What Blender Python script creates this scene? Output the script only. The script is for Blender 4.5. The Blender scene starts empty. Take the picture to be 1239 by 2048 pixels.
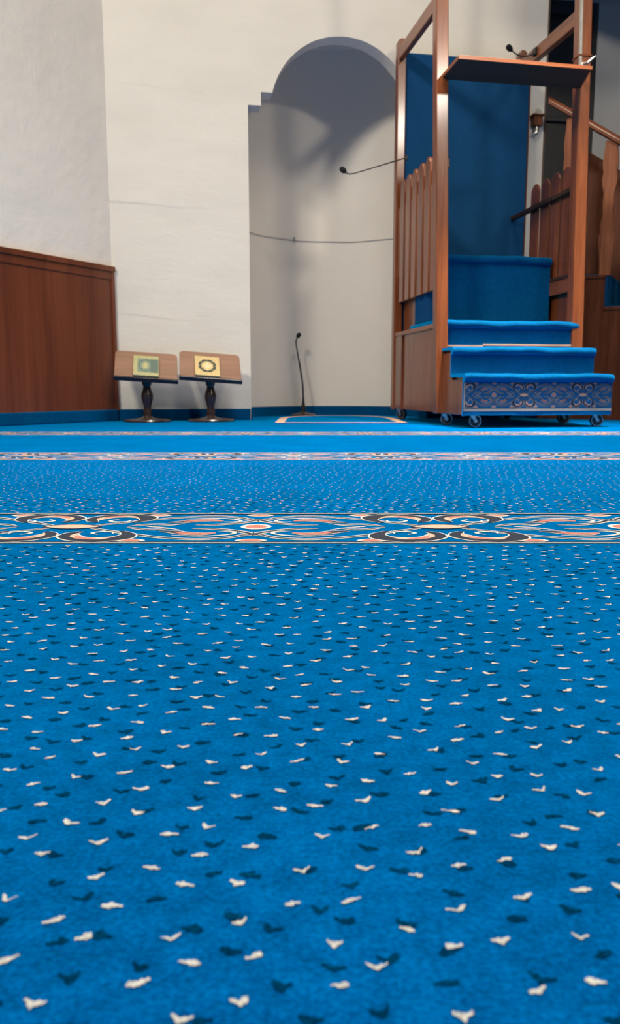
import bpy, bmesh, math, random
import numpy as np
from mathutils import Vector

SC = bpy.context.scene
COL = SC.collection
R = math.radians
random.seed(7)
rng = np.random.default_rng(11)

# ------------------------------------------------------------------ camera
CAM_H = 0.191
PITCH = math.atan(247 / 1600)
cam_d = bpy.data.cameras.new('camera')
cam = bpy.data.objects.new('camera', cam_d)
COL.objects.link(cam)
cam.location = (0, 0, CAM_H)
cam.rotation_euler = (R(90) - PITCH, 0, 0)
cam_d.sensor_fit = 'VERTICAL'
cam_d.sensor_height = 36.0
cam_d.lens = 1600 / 2048 * 36.0
cam_d.clip_start = 0.02
cam_d.dof.use_dof = True
cam_d.dof.focus_distance = 0.95
cam_d.dof.aperture_fstop = 14.0
SC.camera = cam

# ------------------------------------------------------------------ exposure
SC.view_settings.view_transform = 'Standard'
SC.view_settings.look = 'None'
SC.view_settings.gamma = 1.0
SC.view_settings.use_curve_mapping = False
SC.view_settings.exposure = 0.0

# ------------------------------------------------------------------ world
wd = bpy.data.worlds.new('room_ambient')
SC.world = wd
wd.use_nodes = True
wd.node_tree.nodes['Background'].inputs[0].default_value = (1.0, 0.80, 0.60, 1)
wd.node_tree.nodes['Background'].inputs[1].default_value = 0.11

# the far wall, niche and furniture share one turned frame: a runs along the
# wall to the right, b comes out of the wall, z is up
YAW = R(10)
ORIGIN = Vector((0, 5.05, 0))
U = Vector((math.cos(YAW), math.sin(YAW), 0))
N = Vector((math.sin(YAW), -math.cos(YAW), 0))


def P(a, b, z=0.0):
    return ORIGIN + U * a + N * b + Vector((0, 0, z))


def area_light(name, loc, target, size, power, col, spread=180):
    d = bpy.data.lights.new(name, 'AREA')
    d.shape = 'RECTANGLE'
    d.size, d.size_y = size
    d.energy = power
    d.color = col
    d.spread = R(spread)
    o = bpy.data.objects.new(name, d)
    COL.objects.link(o)
    o.location = loc
    o.rotation_euler = (Vector(target) - Vector(loc)).to_track_quat('-Z', 'Y').to_euler()
    return o


WARM = (1.0, 0.915, 0.785)
area_light('ceiling_lamp_key', P(-3.3, 4.6, 4.4), P(0.2, 0, 1.0), (0.9, 0.7), 225, WARM)
area_light('ceiling_lamp_behind', P(2.75, 8.1, 4.2), P(0.2, 0, 1.0), (0.7, 0.45), 105, WARM)
area_light('ceiling_lamp_front', P(0.1, 2.1, 4.5), P(0.0, 2.2, 0), (1.8, 0.5), 54, WARM, 66)
area_light('added_spot_steps', P(0.9, 2.0, 4.5), P(0.9, 1.12, 0.4), (0.3, 0.3), 19, WARM, 25)  # unseen narrow spot, added to brighten the step nosings
area_light('ceiling_lamp_middle', P(0.3, 3.0, 4.5), P(0.3, 2.2, 0), (1.4, 0.9), 44, WARM, 120)

# ------------------------------------------------------------------ materials


def nt_mat(name, rough=0.5, spec=0.5):
    m = bpy.data.materials.new(name)
    m.use_nodes = True
    t = m.node_tree
    b = t.nodes['Principled BSDF']
    b.inputs['Roughness'].default_value = rough
    b.inputs['Specular IOR Level'].default_value = spec
    return m, t, b


def nd(t, kind, **kw):
    n = t.nodes.new(kind)
    for k, v in kw.items():
        if k in n.inputs.keys():
            n.inputs[k].default_value = v
        else:
            setattr(n, k, v)
    return n


def coords(t, scale=(1, 1, 1), rot=(0, 0, 0)):
    tc = nd(t, 'ShaderNodeTexCoord')
    mp = nd(t, 'ShaderNodeMapping')
    mp.inputs['Scale'].default_value = scale
    mp.inputs['Rotation'].default_value = rot
    t.links.new(tc.outputs['Object'], mp.inputs['Vector'])
    return mp.outputs[0]


def ramp(t, fac, stops):
    r = nd(t, 'ShaderNodeValToRGB')
    e = r.color_ramp.elements
    e[0].position, e[0].color = stops[0][0], (*stops[0][1], 1)
    e[1].position, e[1].color = stops[-1][0], (*stops[-1][1], 1)
    for p, c in stops[1:-1]:
        q = e.new(p)
        q.color = (*c, 1)
    t.links.new(fac, r.inputs[0])
    return r.outputs[0]


def bump(t, b, height, dist, strength=1.0):
    n = nd(t, 'ShaderNodeBump')
    n.inputs['Distance'].default_value = dist
    n.inputs['Strength'].default_value = strength
    t.links.new(height, n.inputs['Height'])
    t.links.new(n.outputs[0], b.inputs['Normal'])


def carpet(name, dark, mid, light, sheen=0.5, tint=(0.0, 0.48, 1.0), fine=420.0):
    m, t, b = nt_mat(name, 0.95, 0.0)
    v = coords(t)
    n1 = nd(t, 'ShaderNodeTexNoise', Scale=fine, Detail=3.0, Roughness=0.65)
    n2 = nd(t, 'ShaderNodeTexNoise', Scale=fine * 0.16, Detail=4.0, Roughness=0.6)
    n3 = nd(t, 'ShaderNodeTexNoise', Scale=6.0, Detail=3.0)
    for q in (n1, n2, n3):
        t.links.new(v, q.inputs['Vector'])
    a1 = nd(t, 'ShaderNodeMath', operation='MULTIPLY_ADD')
    a1.inputs[1].default_value = 0.5
    a2 = nd(t, 'ShaderNodeMath', operation='MULTIPLY_ADD')
    a2.inputs[1].default_value = 0.3
    a3 = nd(t, 'ShaderNodeMath', operation='MULTIPLY')
    a3.inputs[1].default_value = 0.2
    t.links.new(n3.outputs[0], a3.inputs[0])
    t.links.new(n2.outputs[0], a2.inputs[0])
    t.links.new(a3.outputs[0], a2.inputs[2])
    t.links.new(n1.outputs[0], a1.inputs[0])
    t.links.new(a2.outputs[0], a1.inputs[2])
    c = ramp(t, a1.outputs[0], [(0.38, dark), (0.5, mid), (0.63, light)])
    t.links.new(c, b.inputs['Base Color'])
    b.inputs['Sheen Weight'].default_value = sheen
    b.inputs['Sheen Roughness'].default_value = 0.45
    b.inputs['Sheen Tint'].default_value = (*tint, 1)
    bump(t, b, a1.outputs[0], 0.004, 0.7)
    return m


def wool(name, c1, c2):
    m, t, b = nt_mat(name, 0.95, 0.1)
    n = nd(t, 'ShaderNodeTexNoise', Scale=700.0, Detail=2.0)
    t.links.new(coords(t), n.inputs['Vector'])
    t.links.new(ramp(t, n.outputs[0], [(0.3, c1), (0.7, c2)]), b.inputs['Base Color'])
    b.inputs['Sheen Weight'].default_value = 0.15
    return m


def wood(name, dark, mid, light, rough=0.32, axis='z', scale=1.0, coat=0.25, spec=0.5):
    m, t, b = nt_mat(name, rough, spec)
    s = {'z': (14, 14, 0.9), 'x': (0.9, 14, 14), 'y': (14, 0.9, 14)}[axis]
    v = coords(t, tuple(q * scale for q in s))
    n1 = nd(t, 'ShaderNodeTexNoise', Scale=1.2, Detail=5.0, Roughness=0.6, Distortion=0.6)
    n2 = nd(t, 'ShaderNodeTexNoise', Scale=7.0, Detail=3.0)
    t.links.new(v, n1.inputs['Vector'])
    t.links.new(v, n2.inputs['Vector'])
    a = nd(t, 'ShaderNodeMath', operation='MULTIPLY_ADD')
    a.inputs[1].default_value = 0.3
    h = nd(t, 'ShaderNodeMath', operation='MULTIPLY')
    h.inputs[1].default_value = 0.7
    t.links.new(n1.outputs[0], h.inputs[0])
    t.links.new(n2.outputs[0], a.inputs[0])
    t.links.new(h.outputs[0], a.inputs[2])
    c = ramp(t, a.outputs[0], [(0.32, dark), (0.5, mid), (0.7, light)])
    t.links.new(c, b.inputs['Base Color'])
    b.inputs['Coat Weight'].default_value = coat
    b.inputs['Coat Roughness'].default_value = 0.13
    bump(t, b, a.outputs[0], 0.0006, 0.4)
    return m


def plaster(name, col, rough=0.75, fine=0.002, rough_scale=9.0, rough_h=0.004, spec=0.3, stretch=(1, 1, 1), coat=0.0):
    m, t, b = nt_mat(name, rough, spec)
    v = coords(t, stretch)
    n1 = nd(t, 'ShaderNodeTexNoise', Scale=rough_scale, Detail=7.0, Roughness=0.62)
    n2 = nd(t, 'ShaderNodeTexNoise', Scale=2.0, Detail=3.0)
    t.links.new(v, n1.inputs['Vector'])
    t.links.new(v, n2.inputs['Vector'])
    k = [tuple(max(0, q * f) for q in col) for f in (0.95, 1.0, 1.03)]
    t.links.new(ramp(t, n2.outputs[0], [(0.3, k[0]), (0.5, k[1]), (0.7, k[2])]), b.inputs['Base Color'])
    b.inputs['Coat Weight'].default_value = coat
    b.inputs['Coat Roughness'].default_value = 0.3
    bump(t, b, n1.outputs[0], rough_h, 1.0)
    return m


def plain(name, col, rough=0.5, metal=0.0, spec=0.5, var=0.12, scale=40):
    m, t, b = nt_mat(name, rough, spec)
    n = nd(t, 'ShaderNodeTexNoise', Scale=float(scale), Detail=3.0)
    t.links.new(coords(t), n.inputs['Vector'])
    t.links.new(ramp(t, n.outputs[0], [(0.3, tuple(c * (1 - var) for c in col)), (0.7, tuple(min(1, c * (1 + var)) for c in col))]), b.inputs['Base Color'])
    b.inputs['Metallic'].default_value = metal
    return m


M = {}
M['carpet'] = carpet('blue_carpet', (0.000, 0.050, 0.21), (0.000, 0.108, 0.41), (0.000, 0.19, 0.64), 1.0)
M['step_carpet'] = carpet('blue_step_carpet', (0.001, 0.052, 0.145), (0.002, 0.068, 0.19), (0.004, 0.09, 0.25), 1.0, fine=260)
M['panel_cloth'] = carpet('blue_panel_carpet', (0.010, 0.060, 0.148), (0.011, 0.066, 0.165), (0.013, 0.072, 0.18), 0.1, fine=200)
M['base_carpet'] = carpet('blue_skirting_carpet', (0.0, 0.045, 0.13), (0.001, 0.07, 0.19), (0.004, 0.10, 0.26), 0.5)
M['white_tuft'] = wool('white_wool', (0.50, 0.51, 0.49), (0.84, 0.85, 0.82))
M['dark_tuft'] = carpet('navy_tuft', (0.000, 0.014, 0.045), (0.000, 0.034, 0.100), (0.000, 0.07, 0.20), 0.3)
M['band_white'] = wool('cream_yarn', (0.34, 0.34, 0.33), (0.58, 0.57, 0.54))
M['band_black'] = wool('black_yarn', (0.006, 0.010, 0.025), (0.02, 0.03, 0.06))
M['band_pink'] = wool('pink_yarn', (0.46, 0.13, 0.10), (0.66, 0.24, 0.19))
M['band_peach'] = wool('peach_yarn', (0.58, 0.37, 0.27), (0.74, 0.53, 0.40))
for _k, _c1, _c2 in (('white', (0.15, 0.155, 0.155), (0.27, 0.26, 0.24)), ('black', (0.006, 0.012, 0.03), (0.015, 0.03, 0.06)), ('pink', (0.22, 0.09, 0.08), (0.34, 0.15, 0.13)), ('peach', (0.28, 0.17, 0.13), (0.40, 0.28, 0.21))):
    M['worn_' + _k] = wool('worn_' + _k + '_yarn', _c1, _c2)  # border yarns dulled to hold the riser's shade in their colour
M['wall'] = plaster('cream_wall_paint', (0.80, 0.755, 0.665), 0.75, rough_scale=3.0, rough_h=0.006, stretch=(1, 1, 2.2))
M['rough_wall'] = plaster('rough_plaster', (0.91, 0.845, 0.745), 0.8, rough_scale=7.0, rough_h=0.009)
M['niche'] = plaster('satin_niche_paint', (0.90, 0.83, 0.715), 0.45, rough_scale=3.0, rough_h=0.003, spec=0.45)
M['grey_wall'] = plaster('shade_greyed_wall', (0.50, 0.49, 0.47), 0.7, rough_scale=4.0, rough_h=0.003)  # greyed so the recess's shade is part of the wall colour
M['ceiling'] = plaster('ceiling_boards', (0.30, 0.27, 0.23), 0.9)
M['wood'] = wood('varnished_redwood', (0.105, 0.026, 0.008), (0.20, 0.054, 0.017), (0.30, 0.092, 0.032), 0.3, coat=0.45)
M['wood_h'] = wood('varnished_redwood_across', (0.12, 0.032, 0.010), (0.22, 0.062, 0.020), (0.32, 0.100, 0.036), axis='x')
M['wood_d'] = wood('varnished_redwood_along', (0.12, 0.032, 0.010), (0.22, 0.062, 0.020), (0.32, 0.100, 0.036), axis='y')
M['wainscot'] = wood('dark_mahogany', (0.105, 0.023, 0.008), (0.175, 0.042, 0.014), (0.24, 0.066, 0.024), 0.38, scale=0.35)
M['stair_wood'] = wood('stair_mahogany', (0.075, 0.019, 0.007), (0.13, 0.037, 0.014), (0.20, 0.060, 0.024), 0.5, coat=0.0, spec=0.2)
M['board_wood'] = wood('brown_board', (0.20, 0.105, 0.066), (0.265, 0.142, 0.09), (0.33, 0.185, 0.12), 0.45, axis='x', scale=0.6, coat=0.05)
M['dark_wood'] = wood('dark_stained_wood', (0.018, 0.010, 0.008), (0.035, 0.018, 0.013), (0.06, 0.03, 0.02), 0.28)
M['shelf_under'] = wood('shaded_shelf_wood', (0.045, 0.018, 0.008), (0.065, 0.026, 0.012), (0.09, 0.036, 0.016), 0.6, axis='x', coat=0.0)  # same redwood, darkened to paint in the shade under the shelf
M['rail_shade'] = wood('shaded_rail_wood', (0.030, 0.012, 0.006), (0.045, 0.018, 0.009), (0.06, 0.025, 0.012), 0.6, axis='y', coat=0.0)  # rail wood darkened, shade of the right side put into the colour
M['fretwood'] = wood('orange_fretted_wood', (0.20, 0.055, 0.018), (0.33, 0.100, 0.034), (0.44, 0.15, 0.055), 0.65, coat=0.0)
M['black'] = plain('black_metal', (0.012, 0.012, 0.013), 0.4)
M['foam'] = plain('black_foam', (0.010, 0.010, 0.010), 0.95)
M['rubber'] = plain('dark_rubber', (0.03, 0.03, 0.032), 0.6)
M['chrome'] = plain('steel', (0.62, 0.61, 0.58), 0.28, metal=1.0)
M['wire'] = plain('grey_wire', (0.42, 0.41, 0.39), 0.6)
M['gold'] = plain('gold_cover', (0.60, 0.45, 0.20), 0.45, scale=160, var=0.25)
M['green_gold'] = plain('olive_gold_cover', (0.42, 0.40, 0.19), 0.45, scale=160, var=0.2)
M['sage'] = plain('sage_cover', (0.20, 0.26, 0.19), 0.5, scale=200, var=0.2)
M['dark_sage'] = plain('deep_sage', (0.10, 0.15, 0.12), 0.5, scale=200, var=0.2)
M['pale_gold'] = plain('pale_gold', (0.72, 0.60, 0.34), 0.4, scale=200)
M['ink'] = plain('black_green_ink', (0.03, 0.04, 0.03), 0.5)
M['paper'] = plain('page_edges', (0.62, 0.56, 0.42), 0.8)
M['binding'] = plain('dark_binding', (0.05, 0.045, 0.035), 0.6)
M['glass_dark'] = plain('dark_door_glass', (0.034, 0.034, 0.035), 0.35, spec=0.5)
M['door_frame'] = plain('brown_door_frame', (0.10, 0.06, 0.035), 0.5)

# ------------------------------------------------------------------ mesh helpers


class MB:
    """collects shapes given as (a, b, z) and builds ONE mesh"""

    def __init__(self, oa=0.0, ob=0.0, oz=0.0):
        self.v, self.f, self.m = [], [], []
        self.o = (oa, ob, oz)

    def add(self, vs, fs, mi=0):
        k = len(self.v)
        self.v += [tuple(p) for p in vs]
        self.f += [tuple(i + k for i in f) for f in fs]
        self.m += [mi] * len(fs)

    def box(self, a0, a1, b0, b1, z0, z1, mi=0, lean=0.0):
        vs = [(a, b, z) for z in (z0, z1) for b in (b0, b1) for a in (a0, a1)]
        vs = [(a - lean * z, b, z) for a, b, z in vs]
        self.add(vs, [(0, 1, 3, 2), (4, 6, 7, 5), (0, 4, 5, 1), (2, 3, 7, 6), (0, 2, 6, 4), (1, 5, 7, 3)], mi)

    def prism(self, poly, axis, lo, hi, mi=0):
        """poly is a list of 2-D points in the two axes left over"""
        def mk(p, h):
            return {'a': (h, p[0], p[1]), 'b': (p[0], h, p[1]), 'z': (p[0], p[1], h)}[axis]
        n = len(poly)
        vs = [mk(p, lo) for p in poly] + [mk(p, hi) for p in poly]
        fs = [tuple(range(n))[::-1], tuple(range(n, 2 * n))]
        fs += [(i, (i + 1) % n, n + (i + 1) % n, n + i) for i in range(n)]
        self.add(vs, fs, mi)

    def tube(self, pts, r, seg=10, mi=0):
        pts = [Vector(p) for p in pts]
        rs = r if isinstance(r, (list, tuple)) else [r] * len(pts)
        k = len(self.v)
        prev = None
        for i, p in enumerate(pts):
            d = (pts[min(i + 1, len(pts) - 1)] - pts[max(i - 1, 0)]).normalized()
            if prev is None:
                x = d.orthogonal().normalized()
            else:
                x = (prev - d * prev.dot(d)).normalized()
            prev = x
            y = d.cross(x)
            for j in range(seg):
                t = 2 * math.pi * j / seg
                self.v.append(tuple(p + (x * math.cos(t) + y * math.sin(t)) * rs[i]))
        for i in range(len(pts) - 1):
            for j in range(seg):
                q = (j + 1) % seg
                self.f.append((k + i * seg + j, k + i * seg + q, k + (i + 1) * seg + q, k + (i + 1) * seg + j))
                self.m.append(mi)
        self.f.append(tuple(k + j for j in range(seg))[::-1])
        self.f.append(tuple(k + (len(pts) - 1) * seg + j for j in range(seg)))
        self.m += [mi, mi]

    def lathe(self, prof, ca, cb, seg=28, mi=0):
        k = len(self.v)
        for r, z in prof:
            for j in range(seg):
                t = 2 * math.pi * j / seg
                self.v.append((ca + r * math.cos(t), cb + r * math.sin(t), z))
        for i in range(len(prof) - 1):
            for j in range(seg):
                q = (j + 1) % seg
                self.f.append((k + i * seg + j, k + i * seg + q, k + (i + 1) * seg + q, k + (i + 1) * seg + j))
                self.m.append(mi)
        self.f.append(tuple(k + j for j in range(seg))[::-1])
        self.f.append(tuple(k + (len(prof) - 1) * seg + j for j in range(seg)))
        self.m += [mi, mi]

    def disc_a(self, ca, cb, cz, r, w, seg=24, mi=0):
        """wheel: cylinder with its axle along a, softly rounded rim"""
        prof = [(r * 0.82, -w / 2), (r * 0.96, -w * 0.36), (r, -w * 0.12), (r, w * 0.12), (r * 0.96, w * 0.36), (r * 0.82, w / 2)]
        k = len(self.v)
        for q, h in prof:
            for j in range(seg):
                t = 2 * math.pi * j / seg
                self.v.append((ca + h, cb + q * math.cos(t), cz + q * math.sin(t)))
        for i in range(len(prof) - 1):
            for j in range(seg):
                q = (j + 1) % seg
                self.f.append((k + i * seg + j, k + i * seg + q, k + (i + 1) * seg + q, k + (i + 1) * seg + j))
                self.m.append(mi)
        self.f.append(tuple(k + j for j in range(seg))[::-1])
        self.f.append(tuple(k + (len(prof) - 1) * seg + j for j in range(seg)))
        self.m += [mi, mi]

    def build(self, name, mats, parent=None, bevel=0.0, smooth=False, seg=2, frame=True):
        me = bpy.data.meshes.new(name)
        oa, ob, oz = self.o
        if frame:
            vs = [(a - oa, -(b - ob), z - oz) for a, b, z in self.v]
        else:
            vs = self.v
        me.from_pydata(vs, [], self.f)
        if not isinstance(mats, (list, tuple)):
            mats = [mats]
        for q in mats:
            me.materials.append(q)
        me.polygons.foreach_set('material_index', self.m)
        bm = bmesh.new()
        bm.from_mesh(me)
        bmesh.ops.recalc_face_normals(bm, faces=bm.faces)
        bm.to_mesh(me)
        bm.free()
        if smooth:
            me.polygons.foreach_set('use_smooth', [True] * len(me.polygons))
            me.set_sharp_from_angle(angle=R(40))
        o = bpy.data.objects.new(name, me)
        COL.objects.link(o)
        if parent:
            o.parent = parent
        elif frame:
            o.location = P(oa, ob, oz)
            o.rotation_euler = (0, 0, YAW)
        if bevel:
            b = o.modifiers.new('bevel', 'BEVEL')
            b.width = bevel
            b.segments = seg
            b.limit_method = 'ANGLE'
            b.angle_limit = R(35)
        return o


def tag(o, label, cat, group=None):
    o['label'] = label
    o['category'] = cat
    if group:
        o['group'] = group
    return o


def thing(name, label, cat, a, b, z=0.0, group=None):
    o = bpy.data.objects.new(name, None)
    o.empty_display_size = 0.1
    COL.objects.link(o)
    o.location = P(a, b, z)
    o.rotation_euler = (0, 0, YAW)
    return tag(o, label, cat, group)


def struct(o):
    o['kind'] = 'structure'
    return o


def spline(pts, n=8):
    """Catmull-Rom through the points"""
    p = [Vector(q) for q in pts]
    p = [p[0] * 2 - p[1]] + p + [p[-1] * 2 - p[-2]]
    out = []
    for i in range(1, len(p) - 2):
        for k in range(n):
            t = k / n
            a, b, c, d = p[i - 1], p[i], p[i + 1], p[i + 2]
            out.append(0.5 * ((2 * b) + (c - a) * t + (2 * a - 5 * b + 4 * c - d) * t * t + (3 * b - a - 3 * c + d) * t ** 3))
    out.append(p[-2])
    return out


# ------------------------------------------------------------------ carpet pattern


def stroke(out, pts, w, z, mi, tr, n=7, taper=True):
    """a flat yarn line: quads along a smooth path, tapering at both ends"""
    s = spline([(x, y, 0) for x, y in pts], n)
    m = len(s)
    L, Rr = [], []
    for i, p in enumerate(s):
        d = s[min(i + 1, m - 1)] - s[max(i - 1, 0)]
        if d.length < 1e-9:
            d = Vector((1, 0, 0))
        d.normalize()
        q = Vector((-d.y, d.x, 0))
        f = i / (m - 1)
        h = w * (0.5 * min(1.0, 0.25 + 3.0 * min(f, 1 - f)) if taper else 0.5)
        L.append(p + q * h)
        Rr.append(p - q * h)
    vs = [tr(p.x, p.y, z) for p in L] + [tr(p.x, p.y, z) for p in Rr]
    out.add(vs, [(i, i + 1, m + i + 1, m + i) for i in range(m - 1)], mi)


def blob(out, cx, cy, rx, ry, z, mi, tr, n=14, pointy=0.0):
    vs = []
    for k in range(n):
        t = 2 * math.pi * k / n
        c, s = math.cos(t), math.sin(t)
        e = 1.0 + pointy
        vs.append(tr(cx + rx * math.copysign(abs(c) ** 1.0, c), cy + ry * math.copysign(abs(s) ** e, s), z))
    out.add(vs, [tuple(range(n))], mi)


WH, BK, PK, PE = 0, 1, 2, 3


def half_tile(out, tr, shared=True):
    """one half repeat of the border: s in 0..1 along, t in 0..1 across"""
    def yarn(pts, w=0.026, core=BK, edge=WH, halo=0.024, z=1):
        stroke(out, pts, w + halo, z, edge, tr)
        stroke(out, pts, w, z + 1, core, tr)
    for mt in (False, True):
        def fy(y):
            return 1 - y if mt else y
        g = [(x, fy(y)) for x, y in ((-0.05, 0.36), (0.03, 0.27), (0.12, 0.17), (0.28, 0.12), (0.48, 0.18), (0.70, 0.32), (0.86, 0.44), (1.02, 0.56))]
        yarn(g, 0.026, z=1)
        g = [(x, fy(y)) for x, y in ((-0.06, 0.20), (0.02, 0.29), (0.10, 0.37), (0.22, 0.43), (0.34, 0.44))]
        yarn(g, 0.028, z=3)
        # scroll beside the leaf: black body, pink heart, cream outline
        sc = [(x, fy(y)) for x, y in ((0.70, 0.36), (0.645, 0.26), (0.66, 0.16), (0.75, 0.105), (0.86, 0.12), (0.93, 0.19), (0.945, 0.28), (0.91, 0.35))]
        stroke(out, sc, 0.128, 5, WH, tr)
        stroke(out, sc, 0.105, 6, BK, tr)
        hs = [(x, fy(y)) for x, y in ((0.70, 0.20), (0.76, 0.135), (0.85, 0.145), (0.91, 0.21), (0.915, 0.29))]
        stroke(out, hs, 0.046, 7, PE, tr)
        hs = [(x, fy(y)) for x, y in ((0.78, 0.135), (0.85, 0.145), (0.90, 0.20))]
        stroke(out, hs, 0.040, 8, PK, tr)
        cu = [(x, fy(y)) for x, y in ((0.80, 0.25), (0.84, 0.30), (0.80, 0.34), (0.74, 0.33), (0.73, 0.28))]
        stroke(out, cu, 0.022, 9, WH, tr)
        # flame in the open loop
        fl = [(x, fy(y)) for x, y in ((0.20, 0.31), (0.27, 0.275), (0.35, 0.29), (0.42, 0.335), (0.50, 0.36))]
        stroke(out, fl, 0.086, 5, WH, tr)
        stroke(out, fl, 0.066, 6, BK, tr)
        stroke(out, fl[:4], 0.044, 7, PK, tr)
        lp = [(x, fy(y)) for x, y in ((0.42, 0.235), (0.30, 0.205), (0.20, 0.215), (0.12, 0.26), (0.10, 0.31), (0.14, 0.34), (0.19, 0.335))]
        stroke(out, lp, 0.022, 8, WH, tr)
        # feathery inner stems
        st = [(x, fy(y)) for x, y in ((0.46, 0.44), (0.54, 0.41), (0.62, 0.43), (0.70, 0.49))]
        yarn(st, 0.022, z=3, halo=0.022)
        st = [(x, fy(y)) for x, y in ((0.40, 0.40), (0.50, 0.47), (0.60, 0.50))]
        stroke(out, st, 0.016, 4, WH, tr)
        # small bud by the edge line
        for bx, rx in ((0.60, 0.055),):
            blob(out, bx, fy(0.085), rx + 0.022, 0.046, 3, WH, tr, pointy=0.5)
            blob(out, bx, fy(0.085), rx, 0.030, 4, PK, tr, pointy=0.5)
    if not shared:
        return
    for by in (0.085, 0.915):
        blob(out, 0.0, by, 0.082, 0.046, 3, WH, tr, pointy=0.5)
        blob(out, 0.0, by, 0.06, 0.030, 4, PK, tr, pointy=0.5)
    blob(out, 0.0, 0.5, 0.085, 0.085, 6, WH, tr)
    blob(out, 0.0, 0.5, 0.060, 0.058, 7, PK, tr)
    blob(out, 1.0, 0.5, 0.165, 0.080, 10, BK, tr, pointy=0.6)
    blob(out, 1.0, 0.5, 0.145, 0.062, 11, PE, tr, pointy=0.6)


BAND_MATS = ['band_white', 'band_black', 'band_pink', 'band_peach']


def band(out, x0, y0, depth, half, xmin, xmax, mapper=None, dz=0.00004, z0=0.0004):
    i0, i1 = math.floor((xmin - x0) / half), math.ceil((xmax - x0) / half)
    for i in range(i0, i1):
        def tr(s, t, k, i=i):
            ss = s if i % 2 == 0 else 1 - s
            return (x0 + (i + ss) * half, y0 + t * depth, z0 + k * dz)
        half_tile(out, tr, i % 2 == 0)

    def line(t0, t1, mi, k):
        a, b = x0 + i0 * half, x0 + i1 * half
        zz = z0 + k * dz
        out.add([(a, y0 + t0 * depth, zz), (b, y0 + t0 * depth, zz), (b, y0 + t1 * depth, zz), (a, y0 + t1 * depth, zz)], [(0, 1, 2, 3)], mi)
    for f in (0, 1):
        a, b = (0.0, 0.022) if not f else (0.978, 1.0)
        line(a, b, WH, 12)
        a, b = (0.022, 0.045) if not f else (0.955, 0.978)
        line(a, b, BK, 11)


# ------------------------------------------------------------------ floor
fl = MB()
BANDS = [(0.977, 0.245), (2.16, 0.245), (3.335, 0.245)]
fl.add([(-7, -4, 0), (7, -4, 0), (7, 8, 0), (-7, 8, 0)], [(0, 1, 2, 3)], 4)
for k, (by, bd) in enumerate(BANDS):
    half = 0.256
    x0 = (505 - 619.5) / 1600 * 1.05 * 1.0 if k == 0 else -0.075 + 0.03 * k
    w = 0.42 * (by + bd) + 0.75
    band(fl, x0, by, bd, half, -w, w)
# white and navy flecks: a turned, jittered lattice


def flecks(mi, spacing, ox, oy, jit, z, wmin, wmax, ymax):
    ca, sa = math.cos(0.31), math.sin(0.31)
    n = int(9 / spacing)
    for i in range(-n, n):
        for j in range(-n, n):
            p = (i + 0.5 * (j % 2)) * spacing + ox
            q = j * spacing * 0.9 + oy
            x, y = p * ca - q * sa, p * sa + q * ca
            if y < 0.05 or y > ymax or abs(x) > 0.42 * y + 0.45:
                continue
            x += rng.uniform(-jit, jit)
            y += rng.uniform(-jit, jit)
            if any(by - 0.008 < y < by + bd + 0.008 for by, bd in BANDS):
                continue
            w = rng.uniform(wmin, wmax)
            if y > 1.4:
                h = 0.0012 - 0.0008 * (y - 1.4)
                w *= 0.7
                vs = [(x - w, y, z), (x, y - h, z), (x + w, y, z), (x, y + h, z)]
                fl.add(vs, [(0, 1, 2, 3)], mi)
                continue
            rot = rng.uniform(-0.45, 0.55)
            dip = rng.uniform(-0.0006, 0.0030)
            cr, sr = math.cos(rot), math.sin(rot)
            m = 11
            up, lo = [], []
            base = rng.uniform(0.0008, 0.0015) * (1.35 if mi == 5 else 1.0)
            peak = rng.uniform(-0.5, 0.5)
            for k in range(m):
                f = k / (m - 1) * 2 - 1
                cx = f * w
                cy = -dip * (1 - abs(f)) + rng.uniform(-0.00035, 0.00035)
                h = base * (0.45 + 0.75 * math.exp(-((f - peak) * 1.8) ** 2)) * rng.uniform(0.65, 1.3)
                for arr, sg in ((up, 1), (lo, -1)):
                    yy = cy + sg * h * rng.uniform(0.75, 1.2)
                    arr.append((x + cx * cr - yy * sr, y + cx * sr + yy * cr, z))
            fl.add(up + lo, [(k, k + 1, m + k + 1, m + k) for k in range(m - 1)], mi)


flecks(0, 0.0238, 0.003, 0.004, 0.0062, 0.0006, 0.0027, 0.0041, 2.16)
flecks(5, 0.0232, 0.013, 0.0145, 0.0066, 0.0005, 0.0030, 0.0046, 2.0)
floor = fl.build('floor', [M[k] for k in BAND_MATS] + [M['carpet'], M['dark_tuft']], frame=False)
floor.data.materials[0] = M['white_tuft']
struct(floor)

# ------------------------------------------------------------------ room shell
WALL_T = 4.6
A_L, A_R = -0.37, 0.77            # niche opening
ARC_A, ARC_Z, ARC_R = 0.2, 1.804, 0.436
CORNER_A, END_A = -1.178, 1.487   # ends of the far wall


def opening():
    pts = [(A_L, 0.0), (A_L, 1.83), (A_L + 0.078, 1.83), (A_L + 0.078, 1.905)]
    t0 = math.acos(-math.sqrt(ARC_R ** 2 - 0.101 ** 2) / ARC_R)
    t0 = math.pi - math.asin(0.101 / ARC_R)
    for k in range(41):
        t = t0 + (math.pi - t0 - t0) * k / 40
        pts.append((ARC_A + ARC_R * math.cos(t), ARC_Z + ARC_R * math.sin(t)))
    m = [(2 * ARC_A - a, z) for a, z in pts[:4]]
    return pts + m[::-1]


op = opening()
D = 0.12
w = MB()
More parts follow.
